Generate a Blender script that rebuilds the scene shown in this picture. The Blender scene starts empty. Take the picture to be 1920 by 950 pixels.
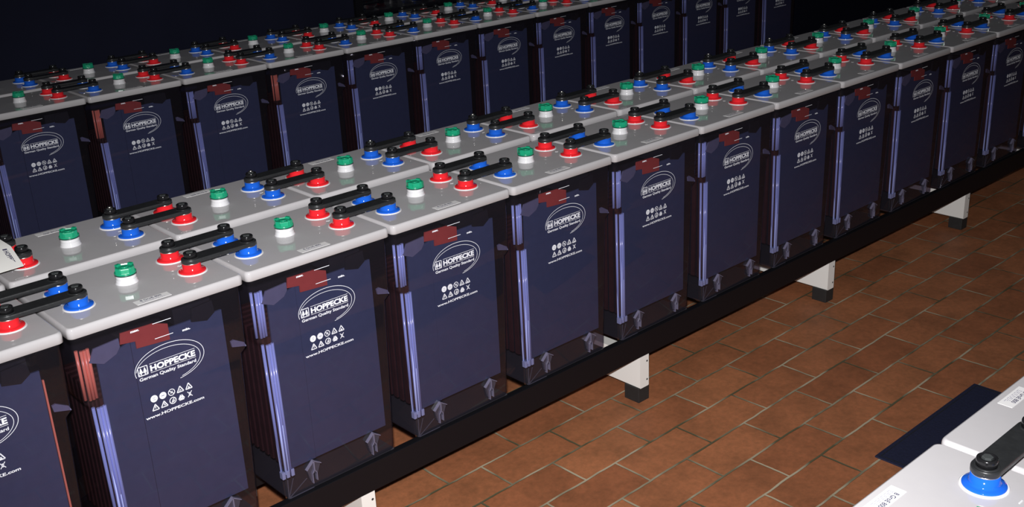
import bpy, bmesh, math, random
from mathutils import Vector, Matrix
random.seed(7)
U = 0.285            # metres per battery pitch; the layout below is written in pitches
ZF = 2.069           # lid underside sits this many pitches above the floor
PI = math.pi
SC = bpy.context.scene
COL = SC.collection

# ---------------------------------------------------------------- camera, world, flash, exposure
cd = bpy.data.cameras.new('camera')
cam = bpy.data.objects.new('camera', cd); COL.objects.link(cam); SC.camera = cam
CAM = Vector((-1.5898, -5.1838, 2.2596))
cam.location = Vector((CAM.x, CAM.y, CAM.z + ZF)) * U
cam.rotation_euler = (1.2041, 0.0443, -0.7415)
cd.sensor_width = 36; cd.lens = 2051.5 / 1920 * 36; cd.clip_start = 0.02
w = bpy.data.worlds.new('world'); SC.world = w; w.use_nodes = True
bg = w.node_tree.nodes['Background']; bg.inputs[0].default_value = (0.9, 0.95, 1.0, 1); bg.inputs[1].default_value = 0.045
fl = bpy.data.lights.new('camera_flash', 'SPOT'); fl.energy = 228; fl.spot_size = math.radians(88); fl.spot_blend = 1.0; fl.shadow_soft_size = 0.016; fl.color = (1.0, 0.985, 1.0)
flo = bpy.data.objects.new('camera_flash', fl); COL.objects.link(flo)
flo.rotation_euler = cam.rotation_euler
flo.location = cam.location + cam.rotation_euler.to_matrix() @ Vector((-0.012, 0.06, 0.0))
vs = SC.view_settings
vs.view_transform = 'Standard'; vs.look = 'None'; vs.exposure = 0.0; vs.gamma = 1.0; vs.use_curve_mapping = False

# ---------------------------------------------------------------- materials
def lin(c): return tuple((v / 12.92 if v <= .04045 else ((v + .055) / 1.055) ** 2.4) for v in c)
def mat(name, col, rough=.5, metal=0., spec=.5, noise=0., nscale=40., bump=0.):
    m = bpy.data.materials.new(name); m.use_nodes = True; nt = m.node_tree
    b = nt.nodes['Principled BSDF']
    b.inputs['Base Color'].default_value = (*col, 1); b.inputs['Roughness'].default_value = rough
    b.inputs['Metallic'].default_value = metal; b.inputs['Specular IOR Level'].default_value = spec
    if noise or bump:
        tc = nt.nodes.new('ShaderNodeTexCoord'); nz = nt.nodes.new('ShaderNodeTexNoise')
        nz.inputs['Scale'].default_value = nscale; nz.inputs['Detail'].default_value = 4
        nt.links.new(tc.outputs['Object'], nz.inputs['Vector'])
        if noise:
            mx = nt.nodes.new('ShaderNodeMix'); mx.data_type = 'RGBA'
            mx.inputs[6].default_value = (*[max(0, c * (1 - noise)) for c in col], 1)
            mx.inputs[7].default_value = (*[min(1, c * (1 + noise)) for c in col], 1)
            nt.links.new(nz.outputs['Fac'], mx.inputs[0]); nt.links.new(mx.outputs[2], b.inputs['Base Color'])
        if bump:
            bp = nt.nodes.new('ShaderNodeBump'); bp.inputs['Strength'].default_value = bump; bp.inputs['Distance'].default_value = .002
            nt.links.new(nz.outputs['Fac'], bp.inputs['Height']); nt.links.new(bp.outputs[0], b.inputs['Normal'])
    return m
def clear_mat(name, tint, haze, amount, rough=.04):
    m = bpy.data.materials.new(name); m.use_nodes = True; nt = m.node_tree; N = nt.nodes; L = nt.links
    N.remove(N['Principled BSDF']); out = N['Material Output']
    tr = N.new('ShaderNodeBsdfTransparent'); tr.inputs[0].default_value = (*tint, 1)
    df = N.new('ShaderNodeBsdfDiffuse'); df.inputs[0].default_value = (*haze, 1)
    gl = N.new('ShaderNodeBsdfGlossy'); gl.inputs['Roughness'].default_value = rough
    fr = N.new('ShaderNodeFresnel'); ge = N.new('ShaderNodeNewGeometry'); mr = N.new('ShaderNodeMapRange')   # same sheen from both faces of the thin wall
    mr.inputs['To Min'].default_value = 1.45; mr.inputs['To Max'].default_value = 1 / 1.45
    L.new(ge.outputs['Backfacing'], mr.inputs['Value']); L.new(mr.outputs[0], fr.inputs[0])
    a = N.new('ShaderNodeMixShader'); a.inputs[0].default_value = amount
    b = N.new('ShaderNodeMixShader')
    L.new(tr.outputs[0], a.inputs[1]); L.new(df.outputs[0], a.inputs[2])
    L.new(fr.outputs[0], b.inputs[0]); L.new(a.outputs[0], b.inputs[1]); L.new(gl.outputs[0], b.inputs[2])
    L.new(b.outputs[0], out.inputs[0])
    return m
M = {}
M['lid'] = mat('lid_grey_plastic', (.51, .495, .50), .055, noise=.03, nscale=60)
M['case'] = clear_mat('smoky_clear_case', (.62, .60, .66), (.30, .27, .34), .025)
M['rib'] = clear_mat('clear_rib_and_glint', (.6, .6, .65), (.24, .23, .32), .16, .1)  # moulded ribs, and the glint strokes drawn at the foot corner
M['ribline'] = mat('moulded_rib_edge', (.15, .14, .21), .3)
M['panel'] = mat('navy_separator', (.056, .075, .162), .5, noise=.12, nscale=70)
M['glint'] = mat('pale_blue_corner_glint', (.42, .50, .98), .14)  # carries the case corner glint as surface colour
M['coral'] = mat('coral_strip_and_glint', (.95, .27, .19), .25)  # separator edge strip, and the glint put into some case corners
M['clip'] = mat('lilac_edge_clip', (.17, .18, .34), .25)
M['stack'] = mat('red_brown_plates', (.050, .014, .016), .5, noise=.5, nscale=50)
M['bridge'] = mat('red_pole_bridge', (.46, .07, .06), .5, noise=.15, nscale=60)
M['lug'] = mat('grey_violet_lug', (.16, .16, .27), .5, noise=.15, nscale=60)
M['darklug'] = mat('black_lug', (.012, .012, .018), .4)
M['darkbase'] = mat('dark_case_shade', (.035, .033, .042), .7)  # shade inside the case bottom, given as a dark colour
M['ink'] = mat('white_ink', (.82, .84, .9), .5)
M['red'] = mat('red_terminal_plastic', (.80, .022, .03), .07)
M['blue'] = mat('blue_terminal_plastic', (.012, .115, .62), .07)
M['ring'] = mat('white_flange', (.78, .78, .78), .3)
M['silver'] = mat('silver_metal', (.8, .78, .72), .28, 1.0)
M['green'] = mat('green_plug_plastic', (.012, .33, .17), .22)
M['greendark'] = mat('dark_green_gasket', (.005, .06, .04), .3)
M['neck'] = mat('white_neck', (.72, .72, .73), .08)
M['black'] = mat('black_strap_rubber', (.020, .021, .022), .38, noise=.35, nscale=90, bump=.25)
M['cap'] = mat('black_cap_gloss', (.010, .010, .011), .16)
M['capnut'] = mat('dark_grey_nut', (.05, .055, .055), .2)
M['sticker'] = mat('sticker_paper', (.80, .79, .78), .45)
M['print'] = mat('sticker_print', (.07, .07, .13), .6)
M['printlight'] = mat('sticker_fine_print', (.45, .44, .50), .6)
M['rail'] = mat('black_rail_paint', (.006, .006, .008), .45, spec=.25)
M['white'] = mat('white_painted_steel', (.95, .94, .89), .35)
M['foot'] = mat('black_rubber_foot', (.022, .022, .022), .6, noise=.3, nscale=80)
M['hole'] = mat('dark_hole', (.02, .02, .02), .8)
M['mat'] = mat('navy_rubber_mat', (.010, .013, .042), .75, noise=.4, nscale=220, bump=.6)
M['wall'] = mat('navy_wall_paint', (.008, .009, .020), .85, spec=.1, noise=.35, nscale=3)
M['glass'] = mat('black_wall_panel', (.004, .004, .007), .05); M['glass'].node_tree.nodes['Principled BSDF'].inputs['IOR'].default_value = 2.2
M['blackpaint'] = mat('black_frame_paint', (.004, .004, .006), .5, spec=.2)
M['ceil'] = mat('dark_ceiling', (.02, .02, .03), .9)
M['leaflet'] = mat('leaflet_paper', (.93, .92, .87), .5)
M['yellow'] = mat('yellow_paper_edge', (.75, .74, .30), .5)

def floor_mat():
    m = bpy.data.materials.new('terracotta_tiles'); m.use_nodes = True; nt = m.node_tree; N = nt.nodes; L = nt.links
    b = N['Principled BSDF']
    tc = N.new('ShaderNodeTexCoord')
    vr = N.new('ShaderNodeVectorRotate'); vr.inputs['Center'].default_value = (5 * U, -1.12 * U, 0); vr.inputs['Angle'].default_value = -.010
    L.new(tc.outputs['Object'], vr.inputs['Vector'])
    # slight waviness of the joints
    nz = N.new('ShaderNodeTexNoise'); nz.inputs['Scale'].default_value = 14; nz.inputs['Detail'].default_value = 4
    L.new(tc.outputs['Object'], nz.inputs['Vector'])
    sb = N.new('ShaderNodeVectorMath'); sb.operation = 'SUBTRACT'; sb.inputs[1].default_value = (.5, .5, .5)
    L.new(nz.outputs['Color'], sb.inputs[0])
    sc = N.new('ShaderNodeVectorMath'); sc.operation = 'SCALE'; sc.inputs['Scale'].default_value = .007
    L.new(sb.outputs[0], sc.inputs[0])
    ad = N.new('ShaderNodeVectorMath'); ad.operation = 'ADD'; L.new(vr.outputs[0], ad.inputs[0]); L.new(sc.outputs[0], ad.inputs[1])
    of = N.new('ShaderNodeVectorMath'); of.operation = 'SUBTRACT'
    of.inputs[1].default_value = ((5.620 - .7045 * 40) * U, (-1.125 - .681 * 40) * U, 0)
    L.new(ad.outputs[0], of.inputs[0])
    br = N.new('ShaderNodeTexBrick'); br.offset = .435; br.offset_frequency = 2; br.squash = 1
    br.inputs['Scale'].default_value = 1; br.inputs['Brick Width'].default_value = .7045 * U
    br.inputs['Row Height'].default_value = .3405 * U; br.inputs['Mortar Size'].default_value = .0029
    br.inputs['Mortar Smooth'].default_value = .35; br.inputs['Bias'].default_value = 0
    br.inputs['Color1'].default_value = (.46, .180, .078, 1); br.inputs['Color2'].default_value = (.36, .132, .058, 1)
    L.new(of.outputs[0], br.inputs['Vector'])
    # mottled dirt
    n2 = N.new('ShaderNodeTexNoise'); n2.inputs['Scale'].default_value = 9; n2.inputs['Detail'].default_value = 8; n2.inputs['Roughness'].default_value = .65
    L.new(tc.outputs['Object'], n2.inputs['Vector'])
    r2 = N.new('ShaderNodeValToRGB'); r2.color_ramp.elements[0].position = .30; r2.color_ramp.elements[0].color = (.50, .52, .52, 1)
    r2.color_ramp.elements[1].position = .58; r2.color_ramp.elements[1].color = (1.06, 1.02, 1, 1)
    L.new(n2.outputs['Fac'], r2.inputs['Fac'])
    mu = N.new('ShaderNodeMix'); mu.data_type = 'RGBA'; mu.blend_type = 'MULTIPLY'; mu.inputs[0].default_value = .62
    L.new(br.outputs['Color'], mu.inputs[6]); L.new(r2.outputs[0], mu.inputs[7])
    n4 = N.new('ShaderNodeTexNoise'); n4.inputs['Scale'].default_value = 75; n4.inputs['Detail'].default_value = 5; n4.inputs['Roughness'].default_value = .7
    L.new(tc.outputs['Object'], n4.inputs['Vector'])
    r4 = N.new('ShaderNodeValToRGB'); r4.color_ramp.elements[0].position = .33; r4.color_ramp.elements[0].color = (.72, .78, .80, 1)
    r4.color_ramp.elements[1].position = .66; r4.color_ramp.elements[1].color = (1.25, 1.18, 1.2, 1)
    L.new(n4.outputs['Fac'], r4.inputs['Fac'])
    mu4 = N.new('ShaderNodeMix'); mu4.data_type = 'RGBA'; mu4.blend_type = 'MULTIPLY'; mu4.inputs[0].default_value = .6
    L.new(mu.outputs[2], mu4.inputs[6]); L.new(r4.outputs[0], mu4.inputs[7]); mu = mu4
    # joints: part pale cement, part dark dirt
    n3 = N.new('ShaderNodeTexNoise'); n3.inputs['Scale'].default_value = 6.5; n3.inputs['Detail'].default_value = 3
    L.new(tc.outputs['Object'], n3.inputs['Vector'])
    r3 = N.new('ShaderNodeValToRGB'); r3.color_ramp.elements[0].position = .42; r3.color_ramp.elements[0].color = (.12, .11, .06, 1)
    r3.color_ramp.elements[1].position = .60; r3.color_ramp.elements[1].color = (.52, .45, .31, 1)
    L.new(n3.outputs['Fac'], r3.inputs['Fac'])
    mx = N.new('ShaderNodeMix'); mx.data_type = 'RGBA'
    L.new(br.outputs['Fac'], mx.inputs[0]); L.new(mu.outputs[2], mx.inputs[6]); L.new(r3.outputs[0], mx.inputs[7])
    L.new(mx.outputs[2], b.inputs['Base Color'])
    b.inputs['Roughness'].default_value = .55; b.inputs['Specular IOR Level'].default_value = .3
    bp = N.new('ShaderNodeBump'); bp.inputs['Strength'].default_value = .5; bp.inputs['Distance'].default_value = .002; bp.invert = True
    L.new(br.outputs['Fac'], bp.inputs['Height']); L.new(bp.outputs[0], b.inputs['Normal'])
    return m
M['floor'] = floor_mat()

# ---------------------------------------------------------------- mesh helpers (pitch units in, metres out)
class MB:
    def __init__(s): s.bm = bmesh.new(); s.mats = []
    def mi(s, m):
        if m not in s.mats: s.mats.append(m)
        return s.mats.index(m)
    def faces(s, vs, fs, m, smooth=False):
        i = s.mi(m); v = [s.bm.verts.new(p) for p in vs]
        for f in fs:
            try: q = s.bm.faces.new([v[k] for k in f])
            except ValueError: continue
            q.material_index = i; q.smooth = smooth
    def box(s, a, b, m, bev=0.):
        n0 = len(s.bm.verts)
        x0, y0, z0 = a; x1, y1, z1 = b
        vs = [(x, y, z) for z in (z0, z1) for y in (y0, y1) for x in (x0, x1)]
        i = s.mi(m); v = [s.bm.verts.new(p) for p in vs]; fs = []
        for f in ((0, 2, 3, 1), (4, 5, 7, 6), (0, 1, 5, 4), (2, 6, 7, 3), (0, 4, 6, 2), (1, 3, 7, 5)):
            q = s.bm.faces.new([v[k] for k in f]); q.material_index = i; fs.append(q)
        if bev:
            es = list({e for f in fs for e in f.edges})
            bmesh.ops.bevel(s.bm, geom=es, offset=bev, segments=2, affect='EDGES', profile=.6)
    def loft(s, rings, m, cap0=True, cap1=True, smooth=True):
        i = s.mi(m); R = [[s.bm.verts.new(p) for p in r] for r in rings]; n = len(R[0])
        for a, b in zip(R, R[1:]):
            for k in range(n):
                q = s.bm.faces.new((a[k], a[(k + 1) % n], b[(k + 1) % n], b[k])); q.material_index = i; q.smooth = smooth
        if cap0: q = s.bm.faces.new(list(reversed(R[0]))); q.material_index = i
        if cap1: q = s.bm.faces.new(R[-1]); q.material_index = i
    def lathe(s, c, prof, m, n=32, cap0=True, cap1=True, smooth=True):
        rings = [[(c[0] + r * math.cos(2 * PI * k / n), c[1] + r * math.sin(2 * PI * k / n), c[2] + z) for k in range(n)] for r, z in prof]
        s.loft(rings, m, cap0, cap1, smooth)
    def prism_y(s, poly, y0, y1, m):          # outline in x,z, thickness along y (counter-clockwise seen from -y)
        n = len(poly)
        s.faces([(x, y0, z) for x, z in poly] + [(x, y1, z) for x, z in poly],
                [tuple(range(n)), tuple(reversed(range(n, 2 * n)))] + [(k, k + n, (k + 1) % n + n, (k + 1) % n) for k in range(n)], m)
    def prism_z(s, poly, z0, z1, m, smooth=False):
        n = len(poly)
        s.faces([(x, y, z0) for x, y in poly] + [(x, y, z1) for x, y in poly],
                [tuple(reversed(range(n))), tuple(range(n, 2 * n))] + [(k, (k + 1) % n, (k + 1) % n + n, k + n) for k in range(n)], m)
    def stroke_y(s, pts, wd, y0, y1, m, closed=False):      # thin raised line in the x,z plane
        n = len(pts); 
        for k in range(n if closed else n - 1):
            a = Vector(pts[k]); b = Vector(pts[(k + 1) % n]); d = (b - a).normalized(); nn = Vector((-d.y, d.x)) * wd / 2; e = d * wd * .3
            a2, b2 = a - e, b + e
            s.prism_y([tuple(a2 - nn), tuple(b2 - nn), tuple(b2 + nn), tuple(a2 + nn)], y0, y1, m)
    def build(s, name, parent=None, shift=(0, 0, 0), loc=None):
        bmesh.ops.recalc_face_normals(s.bm, faces=s.bm.faces)
        me = bpy.data.meshes.new(name)
        for v in s.bm.verts: v.co = (v.co + Vector(shift)) * U
        s.bm.to_mesh(me); s.bm.free()
        for m in s.mats: me.materials.append(M[m])
        o = bpy.data.objects.new(name, me); COL.objects.link(o)
        if parent: o.parent = parent
        if loc: o.location = Vector(loc) * U
        return o
def rrect(cx, cy, hx, hy, r, z, n=5):
    out = []
    for qx, qy, a0 in ((1, 1, 0), (-1, 1, 90), (-1, -1, 180), (1, -1, 270)):
        for k in range(n + 1):
            a = math.radians(a0 + 90 * k / n)
            out.append((cx + qx * (hx - r) + r * math.cos(a), cy + qy * (hy - r) + r * math.sin(a), z))
    return out
def empty(name, loc, rz=0.):
    o = bpy.data.objects.new(name, None); COL.objects.link(o); o.empty_display_size = .05
    o.location = loc; o.rotation_euler = (0, 0, rz); return o
def tag(o, label=None, cat=None, group=None, kind=None):
    for k, v in (('label', label), ('category', cat), ('group', group), ('kind', kind)):
        if v: o[k] = v
    return o
def copy_tree(o, parent=None):
    c = o.copy(); COL.objects.link(c); c.parent = parent
    if parent is not None: c.matrix_parent_inverse = o.matrix_parent_inverse.copy()
    for ch in KIDS.get(o.name, []): copy_tree(ch, c)
    return c
KIDS = {}
def kids(o):
    KIDS[o.name] = [c for c in ALL if c.parent is o]
    for c in KIDS[o.name]: kids(c)

def text_tris(body, size_w, size_h, bold=0.):
    """triangles of a word set in the default typeface, scaled to a width and cap height (origin at baseline left)"""
    cu = bpy.data.curves.new('lettering', 'FONT'); cu.body = body; cu.size = 1; cu.offset = bold; cu.resolution_u = 3
    ob = bpy.data.objects.new('lettering', cu); COL.objects.link(ob)
    dg = bpy.context.evaluated_depsgraph_get(); ev = ob.evaluated_get(dg); me = bpy.data.meshes.new_from_object(ev)
    vs = [v.co.copy() for v in me.vertices]; fs = [tuple(p.vertices) for p in me.polygons]
    x0 = min(v.x for v in vs); x1 = max(v.x for v in vs); cap = .73
    out = [((v.x - x0) / (x1 - x0) * size_w, v.y / cap * size_h) for v in vs]
    bpy.data.objects.remove(ob); bpy.data.curves.remove(cu); bpy.data.meshes.remove(me)
    return out, fs
def put_text(mb, body, x, z, w_, h_, y, m, bold=0.):
    vs, fs = text_tris(body, w_, h_, bold)
    mb.faces([(x + a, y, z + b) for a, b in vs], fs, m)

# ---------------------------------------------------------------- the setting
def plane_box(name, a, b, m):
    o = MB(); o.box(a, b, m); ob = o.build(name, shift=(0, 0, ZF)); ob['kind'] = 'structure'; return ob
WY = 7.22
plane_box('floor', (-9, -12, -ZF - .1), (24, WY, -ZF), 'floor')
plane_box('wall_back', (-9, WY, -ZF - .1), (24, WY + .4, 6), 'wall')
plane_box('wall_right', (24, -12, -ZF - .1), (24.4, WY + .4, 6), 'wall')
plane_box('wall_left', (-9.4, -12, -ZF - .1), (-9, WY + .4, 6), 'wall')
# black glazed panel set in the back wall
o = MB(); o.box((6.9, WY - .03, -1.4), (15.2, WY, 2.6), 'glass'); wn = o.build('window_1', shift=(0, 0, ZF)); wn['kind'] = 'structure'
o = MB()
for a, b in (((6.78, WY - .05, -1.5), (6.9, WY, 2.7)), ((15.2, WY - .05, -1.5), (15.32, WY, 2.7)), ((6.9, WY - .05, 2.6), (15.2, WY, 2.7)), ((6.9, WY - .05, -1.5), (15.2, WY, -1.4))): o.box(a, b, 'blackpaint')
o.build('window_frame', wn)

# ---------------------------------------------------------------- battery prototype (local: x-.525, y-.383, z from case bottom)
H = 1.4605
CX, CY = .525, .383
SH = (-CX, -CY, H)
def battery():
    root = empty('battery_cell', (0, 0, 0))
    # --- clear case: wide collar above, slimmer tapering body below
    m = MB()
    yc0, yd = .388, .372
    m.loft([rrect(.52, yc0, .405, yd - .020, .035, -H), rrect(.52, yc0, .412, yd - .012, .035, -H + .03),
            rrect(.5225, yc0, .440, yd - .006, .035, -.440), rrect(.5225, yc0, .443, yd - .006, .035, -.405),
            rrect(.525, yc0, .470, yd, .035, -.375), rrect(.525, yc0, .475, yd, .035, -.02), rrect(.525, yc0, .475, yd, .035, .01)], 'case', smooth=True)
    case = m.build('case', root, SH); case['label'] = 'smoky clear plastic case'
    # bottom bevels of the clear foot
    # --- moulded arrow shaped ribs at the foot of the front
    for k, ax in enumerate((.307, .757)):
        m = MB(); y0, y1 = .006, .030; z0 = -1.262
        m.prism_y([(ax - .050, z0 - .045), (ax - .032, z0 - .125), (ax - .014, z0 - .150), (ax - .012, z0 - .085), (ax + .012, z0 - .085), (ax + .014, z0 - .115), (ax + .045, z0 - .04), (ax, z0)], .012, .028, 'rib')
        m.stroke_y([(ax - .052, z0 - .047), (ax, z0), (ax + .050, z0 - .034)], .005, y0, y1, 'ribline')
        m.stroke_y([(ax, z0), (ax, z0 - .060)], .007, y0, y1, 'ribline')
        m.stroke_y([(ax - .015, z0 - .150), (ax - .015, z0 - .085), (ax, z0 - .062), (ax + .015, z0 - .085), (ax + .015, z0 - .140)], .004, y0, y1, 'ribline')
        m.build('foot_rib', case, SH)
    # --- printed marks
    m = MB(); Y = .0135; K = 'ink'
    def arc(cx, cz, a, b, t0, t1, wd0, wd1, n=44):
        pr = []
        for k in range(n + 1):
            t = math.radians(t0 + (t1 - t0) * k / n); ww = wd0 + (wd1 - wd0) * k / n
            pr.append(((cx + (a + ww) * math.cos(t), cz + (b + ww) * math.sin(t)), (cx + a * math.cos(t), cz + b * math.sin(t))))
        vs = [(p[0], Y, p[1]) for q in pr for p in q]
        m.faces(vs, [(2 * k, 2 * k + 1, 2 * k + 3, 2 * k + 2) for k in range(n)], K)
    arc(.530, -.302, .196, .112, 192, -78, .0030, .0030)
    arc(.521, -.310, .182, .098, 172, -70, .0025, .0028)
    def seg(x0, z0, x1, z1, wd):
        d = Vector((x1 - x0, z1 - z0)).normalized(); nn = Vector((-d.y, d.x)) * wd / 2
        m.faces([(x0 - nn.x, Y, z0 - nn.y), (x1 - nn.x, Y, z1 - nn.y), (x1 + nn.x, Y, z1 + nn.y), (x0 + nn.x, Y, z0 + nn.y)], [(0, 1, 2, 3)], K)
    def loop(pts, wd, closed=True):
        n = len(pts)
        for k in range(n if closed else n - 1): seg(*pts[k], *pts[(k + 1) % n], wd)
    def poly(pts): m.faces([(x, Y, z) for x, z in pts], [tuple(range(len(pts)))], K)
    def disc(cx, cz, r, n=20): poly([(cx + r * math.cos(2 * PI * k / n), cz + r * math.sin(2 * PI * k / n)) for k in range(n)])
    def ring(cx, cz, r, wd, n=20): loop([(cx + r * math.cos(2 * PI * k / n), cz + r * math.sin(2 * PI * k / n)) for k in range(n)], wd)
    loop([(.350, -.322), (.402, -.322), (.402, -.272), (.350, -.272)], .0045)
    for tx in (.365, .387):        # two little fir trees in the box
        poly([(tx - .011, -.308), (tx + .011, -.308), (tx + .0015, -.279), (tx - .0015, -.279)]); poly([(tx - .003, -.318), (tx + .003, -.318), (tx + .003, -.308), (tx - .003, -.308)])
    poly([(.353, -.3175), (.358, -.3175), (.358, -.3125), (.353, -.3125)]); poly([(.394, -.3175), (.399, -.3175), (.399, -.3125), (.394, -.3125)])
    seg(.416, -.2715, .677, -.2715, .0024); seg(.416, -.3225, .677, -.3225, .0024)
    put_text(m, 'HOPPECKE', .417, -.3135, .259, .033, Y, K, .044)
    put_text(m, 'German Quality Standard', .350, -.3515, .325, .0185, Y, K, .022)
    put_text(m, 'www.HOPPECKE.com', .346, -.582, .340, .0165, Y, K, .028)
    put_text(m, 'max.', .348, -.068, .047, .013, Y, K, .05)
    put_text(m, 'min.', .626, -.154, .046, .013, Y, K, .05)
    seg(.470, -.0575, .574, -.0575, .0035); seg(.470, -.1435, .574, -.1435, .0035)
    r = .0205
    def tri(cx, cz): loop([(cx - .019, cz - .016), (cx + .019, cz - .016), (cx, cz + .018)], .0055)
    # upper row: goggles disc, minus disc, no-flame ring, corrosion and explosion triangles
    disc(.409, -.475, r); 
    ring(.459, -.475, .0155, .010); disc(.459, -.475, .0125) ; 
    ring(.509, -.475, .018, .0042); seg(.497, -.463, .521, -.487, .0045); seg(.503, -.481, .515, -.469, .005)
    tri(.559, -.475); seg(.553, -.486, .562, -.479, .004); seg(.556, -.475, .565, -.484, .003)
    tri(.609, -.475); seg(.602, -.486, .616, -.486, .004); disc(.609, -.480, .004, 8)
    # lower row: warning triangles, hand disc, recycling triangle, crossed-out bin
    tri(.409, -.526); seg(.409, -.534, .409, -.519, .0045)
    tri(.459, -.526); seg(.459, -.534, .459, -.519, .0045); seg(.465, -.537, .465, -.529, .003)
    ring(.509, -.525, .018, .005); seg(.503, -.536, .511, -.520, .006); seg(.511, -.520, .519, -.512, .004); seg(.511, -.536, .519, -.524, .005)
    loop([(.545, -.536), (.573, -.536), (.559, -.512)], .0125)
    seg(.596, -.540, .622, -.508, .004); seg(.622, -.540, .596, -.508, .004); poly([(.601, -.514), (.617, -.514), (.613, -.534), (.605, -.534)])
    m.build('printed_logo', case, SH)['label'] = 'white printed logo and warning signs'
    # dark marks that sit inside the white discs
    m = MB()
    for a, b, c_, d in ((.402, -.471, .416, -.469), (.402, -.482, .416, -.480), (.451, -.477, .467, -.4735)):
        m.faces([(a, Y - .0006, b), (c_, Y - .0006, b), (c_, Y - .0006, d), (a, Y - .0006, d)], [(0, 1, 2, 3)], 'panel')
    m.build('printed_symbol', case, SH)
    # --- lid
    m = MB()
    m.loft([rrect(.525, .383, .484, .377, .026, .0), rrect(.525, .383, .490, .383, .030, .004), rrect(.525, .383, .490, .383, .030, .040),
            rrect(.525, .383, .4885, .3815, .030, .050), rrect(.525, .383, .484, .377, .028, .0575), rrect(.525, .383, .478, .371, .026, .060)], 'lid')
    lid = m.build('lid', root, SH)
    # --- navy separator panels and everything seen through the case
    m = MB()
    m.prism_y([(.150, -1.268), (.345, -1.268), (.345, -.128), (.330, -.128), (.185, -.172), (.158, -.180)], .040, .052, 'panel')
    m.build('separator_panel', root, SH)
    m = MB()
    m.prism_y([(.349, -1.268), (.878, -1.268), (.878, -.118), (.558, -.122), (.558, -.135), (.349, -.130)], .044, .056, 'panel')
    m.build('separator_panel', root, SH)
    m = MB()
    for k in range(9):
        y0 = .085 + k * .064
        m.box((.150, y0, -1.262), (.868, y0 + .036, -.40), 'stack')
        m.box((.158, y0 + .036, -1.262), (.860, y0 + .056, -.42), 'darklug')
    m.build('plate_stack', root, SH)['label'] = 'dark red-brown plates'
    m = MB(); m.prism_y([(.290, -.118), (.372, -.128), (.372, -.170), (.558, -.182), (.558, -.090), (.480, -.062), (.300, -.058)], .030, .038, 'bridge')
    m.build('pole_bridge', root, SH)
    m = MB(); m.prism_y([(.118, -.160), (.190, -.190), (.262, -.160), (.286, -.128), (.286, -.080), (.150, -.092)], .026, .036, 'lug')
    m.build('plate_lug', root, SH)
    m = MB(); m.prism_y([(.690, -.125), (.780, -.145), (.830, -.110), (.822, -.040), (.700, -.050)], .026, .038, 'darklug')
    m.box((.62, .09, -.14), (.84, .62, -.05), 'darklug'); m.build('dark_plate_lug', root, SH)
    # --- flash glint and refraction in the left front corner, built as pale fluted columns
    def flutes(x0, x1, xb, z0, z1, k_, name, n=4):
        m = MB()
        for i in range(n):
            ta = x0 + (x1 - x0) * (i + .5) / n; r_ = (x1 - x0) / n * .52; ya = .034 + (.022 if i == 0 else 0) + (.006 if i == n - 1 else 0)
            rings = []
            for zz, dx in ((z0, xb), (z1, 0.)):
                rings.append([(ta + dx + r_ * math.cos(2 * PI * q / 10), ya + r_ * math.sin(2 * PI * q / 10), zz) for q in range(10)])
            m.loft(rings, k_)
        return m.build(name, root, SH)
    flutes(.064, .134, 0., -.365, -.085, 'glint', 'upper_corner_glint')
    flutes(.092, .164, .010, -1.285, -.420, 'glint', 'lower_corner_glint')
    m = MB()
    for a in (.096, .126, .158): m.box((a, .022, -1.310), (a + .022, .058, -1.262), 'clip', .004)
    m.build('edge_clip', root, SH)
    m = MB(); m.box((.122, .035, -H + .003), (.920, .740, -H + .012), 'darkbase'); m.build('case_floor_shade', root, SH)  # dark sheet added so the case bottom looks like dim interior
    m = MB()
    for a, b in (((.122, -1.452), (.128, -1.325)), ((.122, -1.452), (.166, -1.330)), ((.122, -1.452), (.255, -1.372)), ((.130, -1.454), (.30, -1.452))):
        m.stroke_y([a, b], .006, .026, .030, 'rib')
    m.build('foot_corner_glint', case, SH)  # pale strokes drawn as the specular glint on the bottom corner
    m = MB()
    m.prism_y([(.900, -.350), (.985, -.372), (.975, -.345), (.915, -.310), (.895, -.315)], .022, .034, 'lug'); m.build('collar_step', root, SH)
    # --- terminals
    def terminal(x, y, colr):
        m = MB(); z = .060
        m.lathe((x, y, z), [(.084, -.004), (.084, .002), (.081, .005), (.078, .005)], 'ring', 40)
        t = m.build('terminal', root, SH); t['label'] = ('red' if colr == 'red' else 'blue') + ' terminal'
        m = MB()
        m.lathe((x, y, z), [(.0755, .003), (.0760, .008), (.0740, .011), (.0610, .0130), (.0550, .016), (.0520, .021), (.0500, .052)], colr, 40)
        m.build('collar', t, SH)
        m = MB(); m.lathe((x, y, z), [(.0475, .050), (.0490, .053), (.0490, .0575)], 'silver', 36); m.build('contact_ring', t, SH)
    for sx, c_ in ((-1, 'blue'), (1, 'red')):
        for sy in (-1, 1): terminal(.525 + sx * .3227, .398 + sy * .1338, c_)
    # --- vent plug
    m = MB(); x, y, z = .525, .398, .060
    m.lathe((x, y, z), [(.063, -.003), (.062, .003), (.0585, .009), (.0570, .014), (.0560, .022), (.0548, .023), (.0548, .025), (.0556, .026), (.0525, .049)], 'neck', 36)
    pl = m.build('vent_plug', root, SH); pl['label'] = 'white-necked vent plug with a green cap'
    m = MB(); m.lathe((x, y, z), [(.0565, .047), (.0580, .050), (.0580, .055)], 'greendark', 36); m.build('gasket', pl, SH)
    m = MB()
    m.lathe((x, y, z), [(.0580, .054), (.0590, .058), (.0590, .062), (.0570, .064)], 'green', 36)
    m.lathe((x, y, z), [(.0545, .060), (.0545, .086), (.0520, .091), (.0440, .092), (.0420, .087)], 'green', 8, smooth=False)
    m.lathe((x, y, z), [(.0200, .086), (.0200, .091), (.0180, .092)], 'green', 12)
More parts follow.
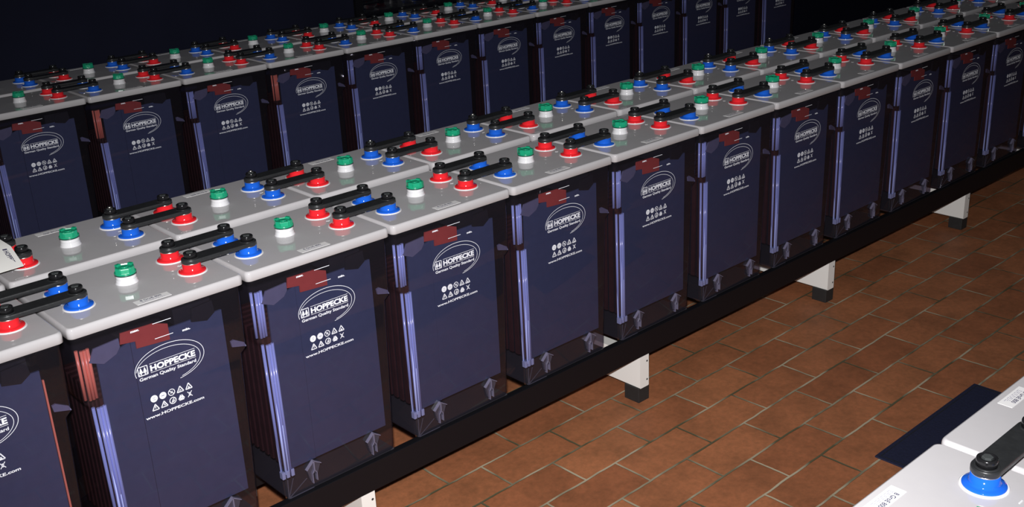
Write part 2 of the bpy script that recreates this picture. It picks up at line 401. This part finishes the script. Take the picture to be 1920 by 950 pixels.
    for k in range(4):
        a = PI / 4 + k * PI / 2 - .35; c_, s_ = math.cos(a), math.sin(a)
        px, py = x + .047 * c_, y + .047 * s_; tx, ty = -s_, c_
        q = [(px - .013 * tx - .006 * c_, py - .013 * ty - .006 * s_), (px - .013 * tx + .010 * c_, py - .013 * ty + .010 * s_),
             (px + .013 * tx + .010 * c_, py + .013 * ty + .010 * s_), (px + .013 * tx - .006 * c_, py + .013 * ty - .006 * s_)]
        m.prism_z(q, z + .062, z + .096, 'green')
    m.build('cap', pl, SH)
    # --- type sticker at the front edge of the lid, and moulded marks
    m = MB(); m.prism_z([(.420, .034), (.610, .034), (.610, .093), (.420, .093)], .0598, .0612, 'sticker')
    st = m.build('type_sticker', root, SH)
    m = MB(); vs, fs = text_tris('8 GroE 800', .118, .019, .02)
    m.faces([(.452 + a, .068 + b, .0617) for a, b in vs], fs, 'print'); m.build('type_print', st, SH)
    m = MB(); rr = random.Random(3)
    for yy in (.0585, .0515, .0445):
        x_ = .452
        while x_ < .57:
            L_ = rr.uniform(.008, .022); m.faces([(x_, yy, .0617), (x_ + L_, yy, .0617), (x_ + L_, yy + .0035, .0617), (x_, yy + .0035, .0617)], [(0, 1, 2, 3)], 'printlight'); x_ += L_ + .006
    m.build('fine_print', st, SH)
    m = MB(); n = 28
    ox, oy = .525 + .416, .383 + .353
    o_ = [(ox + .033 * math.cos(2 * PI * k / n), oy + .017 * math.sin(2 * PI * k / n)) for k in range(n)]
    i_ = [(ox + .028 * math.cos(2 * PI * k / n), oy + .012 * math.sin(2 * PI * k / n)) for k in range(n)]
    m.faces([(a, b, .0612) for a, b in o_] + [(a, b, .0612) for a, b in i_], [(k, (k + 1) % n, (k + 1) % n + n, k + n) for k in range(n)], 'ring')
    m.faces([(ox + a, oy + b, .0612) for a, b in ((-.016, -.002), (.016, -.002), (.016, .003), (-.016, .003))], [(0, 1, 2, 3)], 'ring')
    m.build('oval_mark', lid, SH)
    m = MB()
    for a in (.835, .215):
        m.prism_z([(a - .012, .396), (a + .012, .396), (a + .012, .401), (a - .012, .401)], .0598, .0618, 'ring')
    m.prism_z([(.8325, .388), (.8375, .388), (.8375, .409), (.8325, .409)], .0598, .0618, 'ring')
    m.build('polarity_mark', lid, SH)
    return root
BAT = battery()
ALL = list(COL.objects)
def kids_all(o):
    KIDS[o] = [c for c in ALL if c.parent is o]
    for c in KIDS[o]: kids_all(c)
KIDS = {}
kids_all(BAT)
def copy_tree(o, parent=None):
    c = o.copy(); COL.objects.link(c); c.parent = parent
    sub = [(copy_tree(ch, c)) for ch in KIDS.get(o, [])]
    return c
ORD = ['zeroth', 'first', 'second', 'third', 'fourth', 'fifth', 'sixth', 'seventh', 'eighth', 'ninth', 'tenth', 'eleventh', 'twelfth', 'thirteenth', 'fourteenth', 'fifteenth']
ORD[1] = 'first'
used = [False]
ZB = ZF - H
coral = {('near row of the middle rack', 2), ('near row of the rear rack', 2), ('near row of the rear rack', 4)}
def place(cx, cy, rz, label, group, red=False):
    c = BAT if not used[0] else copy_tree(BAT)
    used[0] = True
    c.location = Vector((cx, cy, ZB)) * U; c.rotation_euler = (0, 0, rz)
    tag(c, label, 'battery', group)
    if red:  # these cells get their built-in corner glint in coral
        for o in c.children:
            if o.name.startswith('upper_corner_glint'):
                for s in o.material_slots: s.link = 'OBJECT'; s.material = M['coral']
                o['label'] = 'coral red glint in the case corner'
    return c

# ---------------------------------------------------------------- connector prototype (local: origin midway between two poles, on the collars)
def connector(screw=False):
    root = empty('battery_connector', (0, 0, 0)); hl = .1773
    m = MB()
    def stadium(r, z):
        pts = [(hl + r * math.cos(math.radians(a)), r * math.sin(math.radians(a)), z) for a in range(-90, 91, 12)]
        return pts + [(-hl + r * math.cos(math.radians(a)), r * math.sin(math.radians(a)), z) for a in range(90, 271, 12)]
    m.loft([stadium(.050, 0), stadium(.0525, .003), stadium(.0525, .019), stadium(.051, .023), stadium(.0495, .024)], 'black')
    for sx in (-1, 1): m.lathe((sx * hl, 0, .023), [(.045, 0), (.044, .003), (.041, .004)], 'black', 32)
    m.build('strap', root)
    for sx in (-1, 1):
        m = MB()
        m.lathe((sx * hl, 0, .025), [(.0365, 0), (.0370, .026), (.0350, .031), (.0315, .033), (.0265, .033), (.0252, .026)], 'cap', 28)
        cp = m.build('bolt_cap', root)
        m = MB(); m.lathe((sx * hl, 0, .049), [(.0195, 0), (.0195, .0105), (.017, .012)], 'capnut', 6, smooth=False)
        m.build('nut', cp)
        if screw and sx == -1:
            m = MB(); m.lathe((sx * hl, 0, .060), [(.013, 0), (.013, .011), (.012, .012)], 'silver', 12); m.build('screw_tip', cp)
    return root
CON = connector(); CONS = connector(True)
ALL = list(COL.objects); kids_all(CON); kids_all(CONS)
cused = {}
def connect(x, y, label, group, screw=False):
    p = CONS if screw else CON
    c = p if p not in cused else copy_tree(p)
    cused[p] = 1
    c.location = Vector((x, y, ZF + .060 + .0575)) * U; c.rotation_euler = (0, 0, 0)
    tag(c, label, 'battery connector', group)

# ---------------------------------------------------------------- rows of batteries
def row(x0, y, n0, n1, rot, where, first=1, cons=True):
    """centres at x0+n for n in n0..n1"""
    k = first
    for n in range(n0, n1 + 1):
        place(x0 + n, y, PI if rot else 0., f'grey-lidded battery, {ORD[k]} from the left in the {where}', f'batteries in the {where}', (where, k) in coral)
        k += 1
    dy = -.015 if rot else .015
    k = first
    for n in range(n0, n1):
        for s, nm in ((-1, 'front'), (1, 'back')):
            connect(x0 + n + .5, y + dy + s * .1338, f'{nm} black strap joining {ORD[k]} and {ORD[k + 1]} batteries, {where}', f'connector straps on the {where}', rot and s == 1 and where.endswith('middle rack'))
        k += 1
row(.525, .383, -1, 11, False, 'near row of the middle rack')
m = MB(); m.box((.880, .036, -1.255), (.889, .046, -.17), 'coral'); m.build('separator_edge', BAT, SH)['label'] = 'thin red edge strip'
row(.5513, 1.264, -1, 12, True, 'far row of the middle rack')
row(2.8335, 5.3196 + .383, -1, 11, False, 'near row of the rear rack')
row(2.870, 5.3196 + 1.264, -1, 11, True, 'far row of the rear rack')
# the two batteries of the nearest rack, bottom right
NY = -3.933
place(1.45, NY, PI, 'brightly lit battery lid at the bottom right corner, blue terminal in full view', 'batteries of the nearest rack')
place(2.45, NY, PI, 'brightly lit battery lid cut off by the right edge, behind the corner one', 'batteries of the nearest rack')
connect(1.95, NY - .015 + .1338, 'large black strap in the bottom right corner, over a blue terminal', 'connector straps on the nearest rack')

# ---------------------------------------------------------------- racks
def rack(x0, x1, y, legs, label, rows=2):
    r = empty('battery_rack', Vector(((x0 + x1) / 2, y + .8, 0)) * U); tag(r, label, 'battery rack')
    ox, oy = (x0 + x1) / 2, y + .8
    sh = (-ox, -oy, ZF)
    ys = [y + .0, y + .60] + ([y + .92, y + 1.52] if rows == 2 else [])
    for a in ys:
        m = MB(); m.box((x0, a, -H - .203), (x1, a + .055, -H), 'rail', .004)
        m.build('rail', r, sh)
    yb = y + (1.60 if rows == 2 else .68)
    for lx in legs:
        m = MB(); zt, zb = -H - .203, -H - .203 - .279
        rings = [[(p[0], yy, p[2]) for p in [(lx - a, 0, z) for a, z in ((.1057 - .006, zb), (.006, zb), (0, zb + .006), (0, zt), (.1057, zt), (.1057, zb + .006))]] for yy in (y - .0, yb)]
        m.loft(rings, 'white', smooth=False)
        cm = m.build('cross_member', r, sh)
        for zz in (zt - .055, zb + .06):
            for lxx in (lx - .022,):
                m = MB(); n = 12
                m.faces([(lxx + .009 * math.cos(2 * PI * k / n), y - .0012, zz + .009 * math.sin(2 * PI * k / n)) for k in range(n)], [tuple(range(n))], 'hole')
                m.build('bolt_hole', cm, sh)
        for fy in ((y + .003, y + .157), (yb - .157, yb - .003)):
            m = MB(); m.box((lx - .118, fy[0], -ZF), (lx + .008, fy[1], zb + .002), 'foot', .006); m.build('rubber_foot', cm, sh)
    return r
rack(-.60, 13.2, 0., [1.716, 4.405, 7.093, 9.781, 12.4], 'long black-railed rack with white feet carrying the middle double row of batteries')
rack(1.75, 15.4, 5.3196, [4.4, 7.1, 9.8, 12.5, 14.9], 'black-railed rack under the rear double row of batteries by the dark wall')
rack(.95, 3.0, NY - .383, [1.4, 2.6], 'rack under the nearest batteries at the bottom right', rows=1)

# ---------------------------------------------------------------- small things
m = MB(); m.box((0, 0, 0), (1.515, .50, .012), 'mat', .003)
mt = m.build('rubber_mat'); mt.location = Vector((4.845, -2.265, 0)) * U
tag(mt, 'dark navy rectangular mat lying on the terracotta tile floor', 'mat')
m = MB()
for a, b in (((.03, .03), (1.485, .036)), ((.03, .464), (1.485, .47)), ((.03, .036), (.036, .464)), ((1.479, .036), (1.485, .464))):
    m.box((a[0], a[1], .0118), (b[0], b[1], .0135), 'black')
bd = m.build('border_groove', mt)

# folded maker's leaflet lying over the straps at the left edge
lf = empty('leaflet', Vector((-.02, 1.07, ZF + .185)) * U)
tag(lf, 'folded white printed leaflet lying over the straps at the left edge', 'leaflet')
LS = (.02, -1.07, -.185)
A, B, C_, D = Vector((.155, .877, .142)), Vector((.169, 1.091, .200)), Vector((-.42, 1.15, .205)), Vector((-.45, .81, .150))
E_, F_ = Vector((.153, 1.208, .216)), Vector((-.42, 1.27, .222))
m = MB()
def quadgrid(m, P00, P10, P11, P01, sag, n, k_):
    vs = []
    for j in range(n + 1):
        for i in range(n + 1):
            u_, v_ = i / n, j / n
            p = P00 * (1 - u_) * (1 - v_) + P10 * u_ * (1 - v_) + P11 * u_ * v_ + P01 * (1 - u_) * v_
            p = p + Vector((0, 0, sag * math.sin(PI * u_) * math.sin(PI * v_))); vs.append(p)
    fs = [(j * (n + 1) + i, j * (n + 1) + i + 1, (j + 1) * (n + 1) + i + 1, (j + 1) * (n + 1) + i) for j in range(n) for i in range(n)]
    m.faces(vs, fs, k_, True)
    m.faces([v - Vector((0, 0, .003)) for v in vs], [tuple(reversed(f)) for f in fs], k_, True)
quadgrid(m, A, B, C_, D, .012, 8, 'leaflet'); quadgrid(m, B, E_, F_, C_, .006, 6, 'leaflet')
m.build('page', lf, LS)
m = MB()
ex = (A - B); el = ex.length; ex = ex / el; ey = (C_ - B).normalized()      # the writing runs down along the right hand edge
def onpage(a, b):
    p = B + ex * a + ey * b; u_, v_ = min(1, max(0, 1 - a / el)), min(1, b / .58)
    return (p.x, p.y, p.z + .012 * math.sin(PI * u_) * math.sin(PI * v_) + .0015)
vs, fs = text_tris('HOPPECKE', .160, .026, .03)
m.faces([onpage(.045 + a, .052 - b) for a, b in vs], fs, 'print')
m.faces([onpage(*p) for p in ((.020, .028), (.036, .028), (.036, .052), (.020, .052))], [(0, 1, 2, 3)], 'print')
for q in range(5):
    m.faces([onpage(*p) for p in ((.10, .075 + q * .024), (.14 + .02 * (q % 3), .075 + q * .024), (.14 + .02 * (q % 3), .079 + q * .024), (.10, .079 + q * .024))], [(0, 1, 2, 3)], 'printlight')
m.build('page_print', lf, LS)
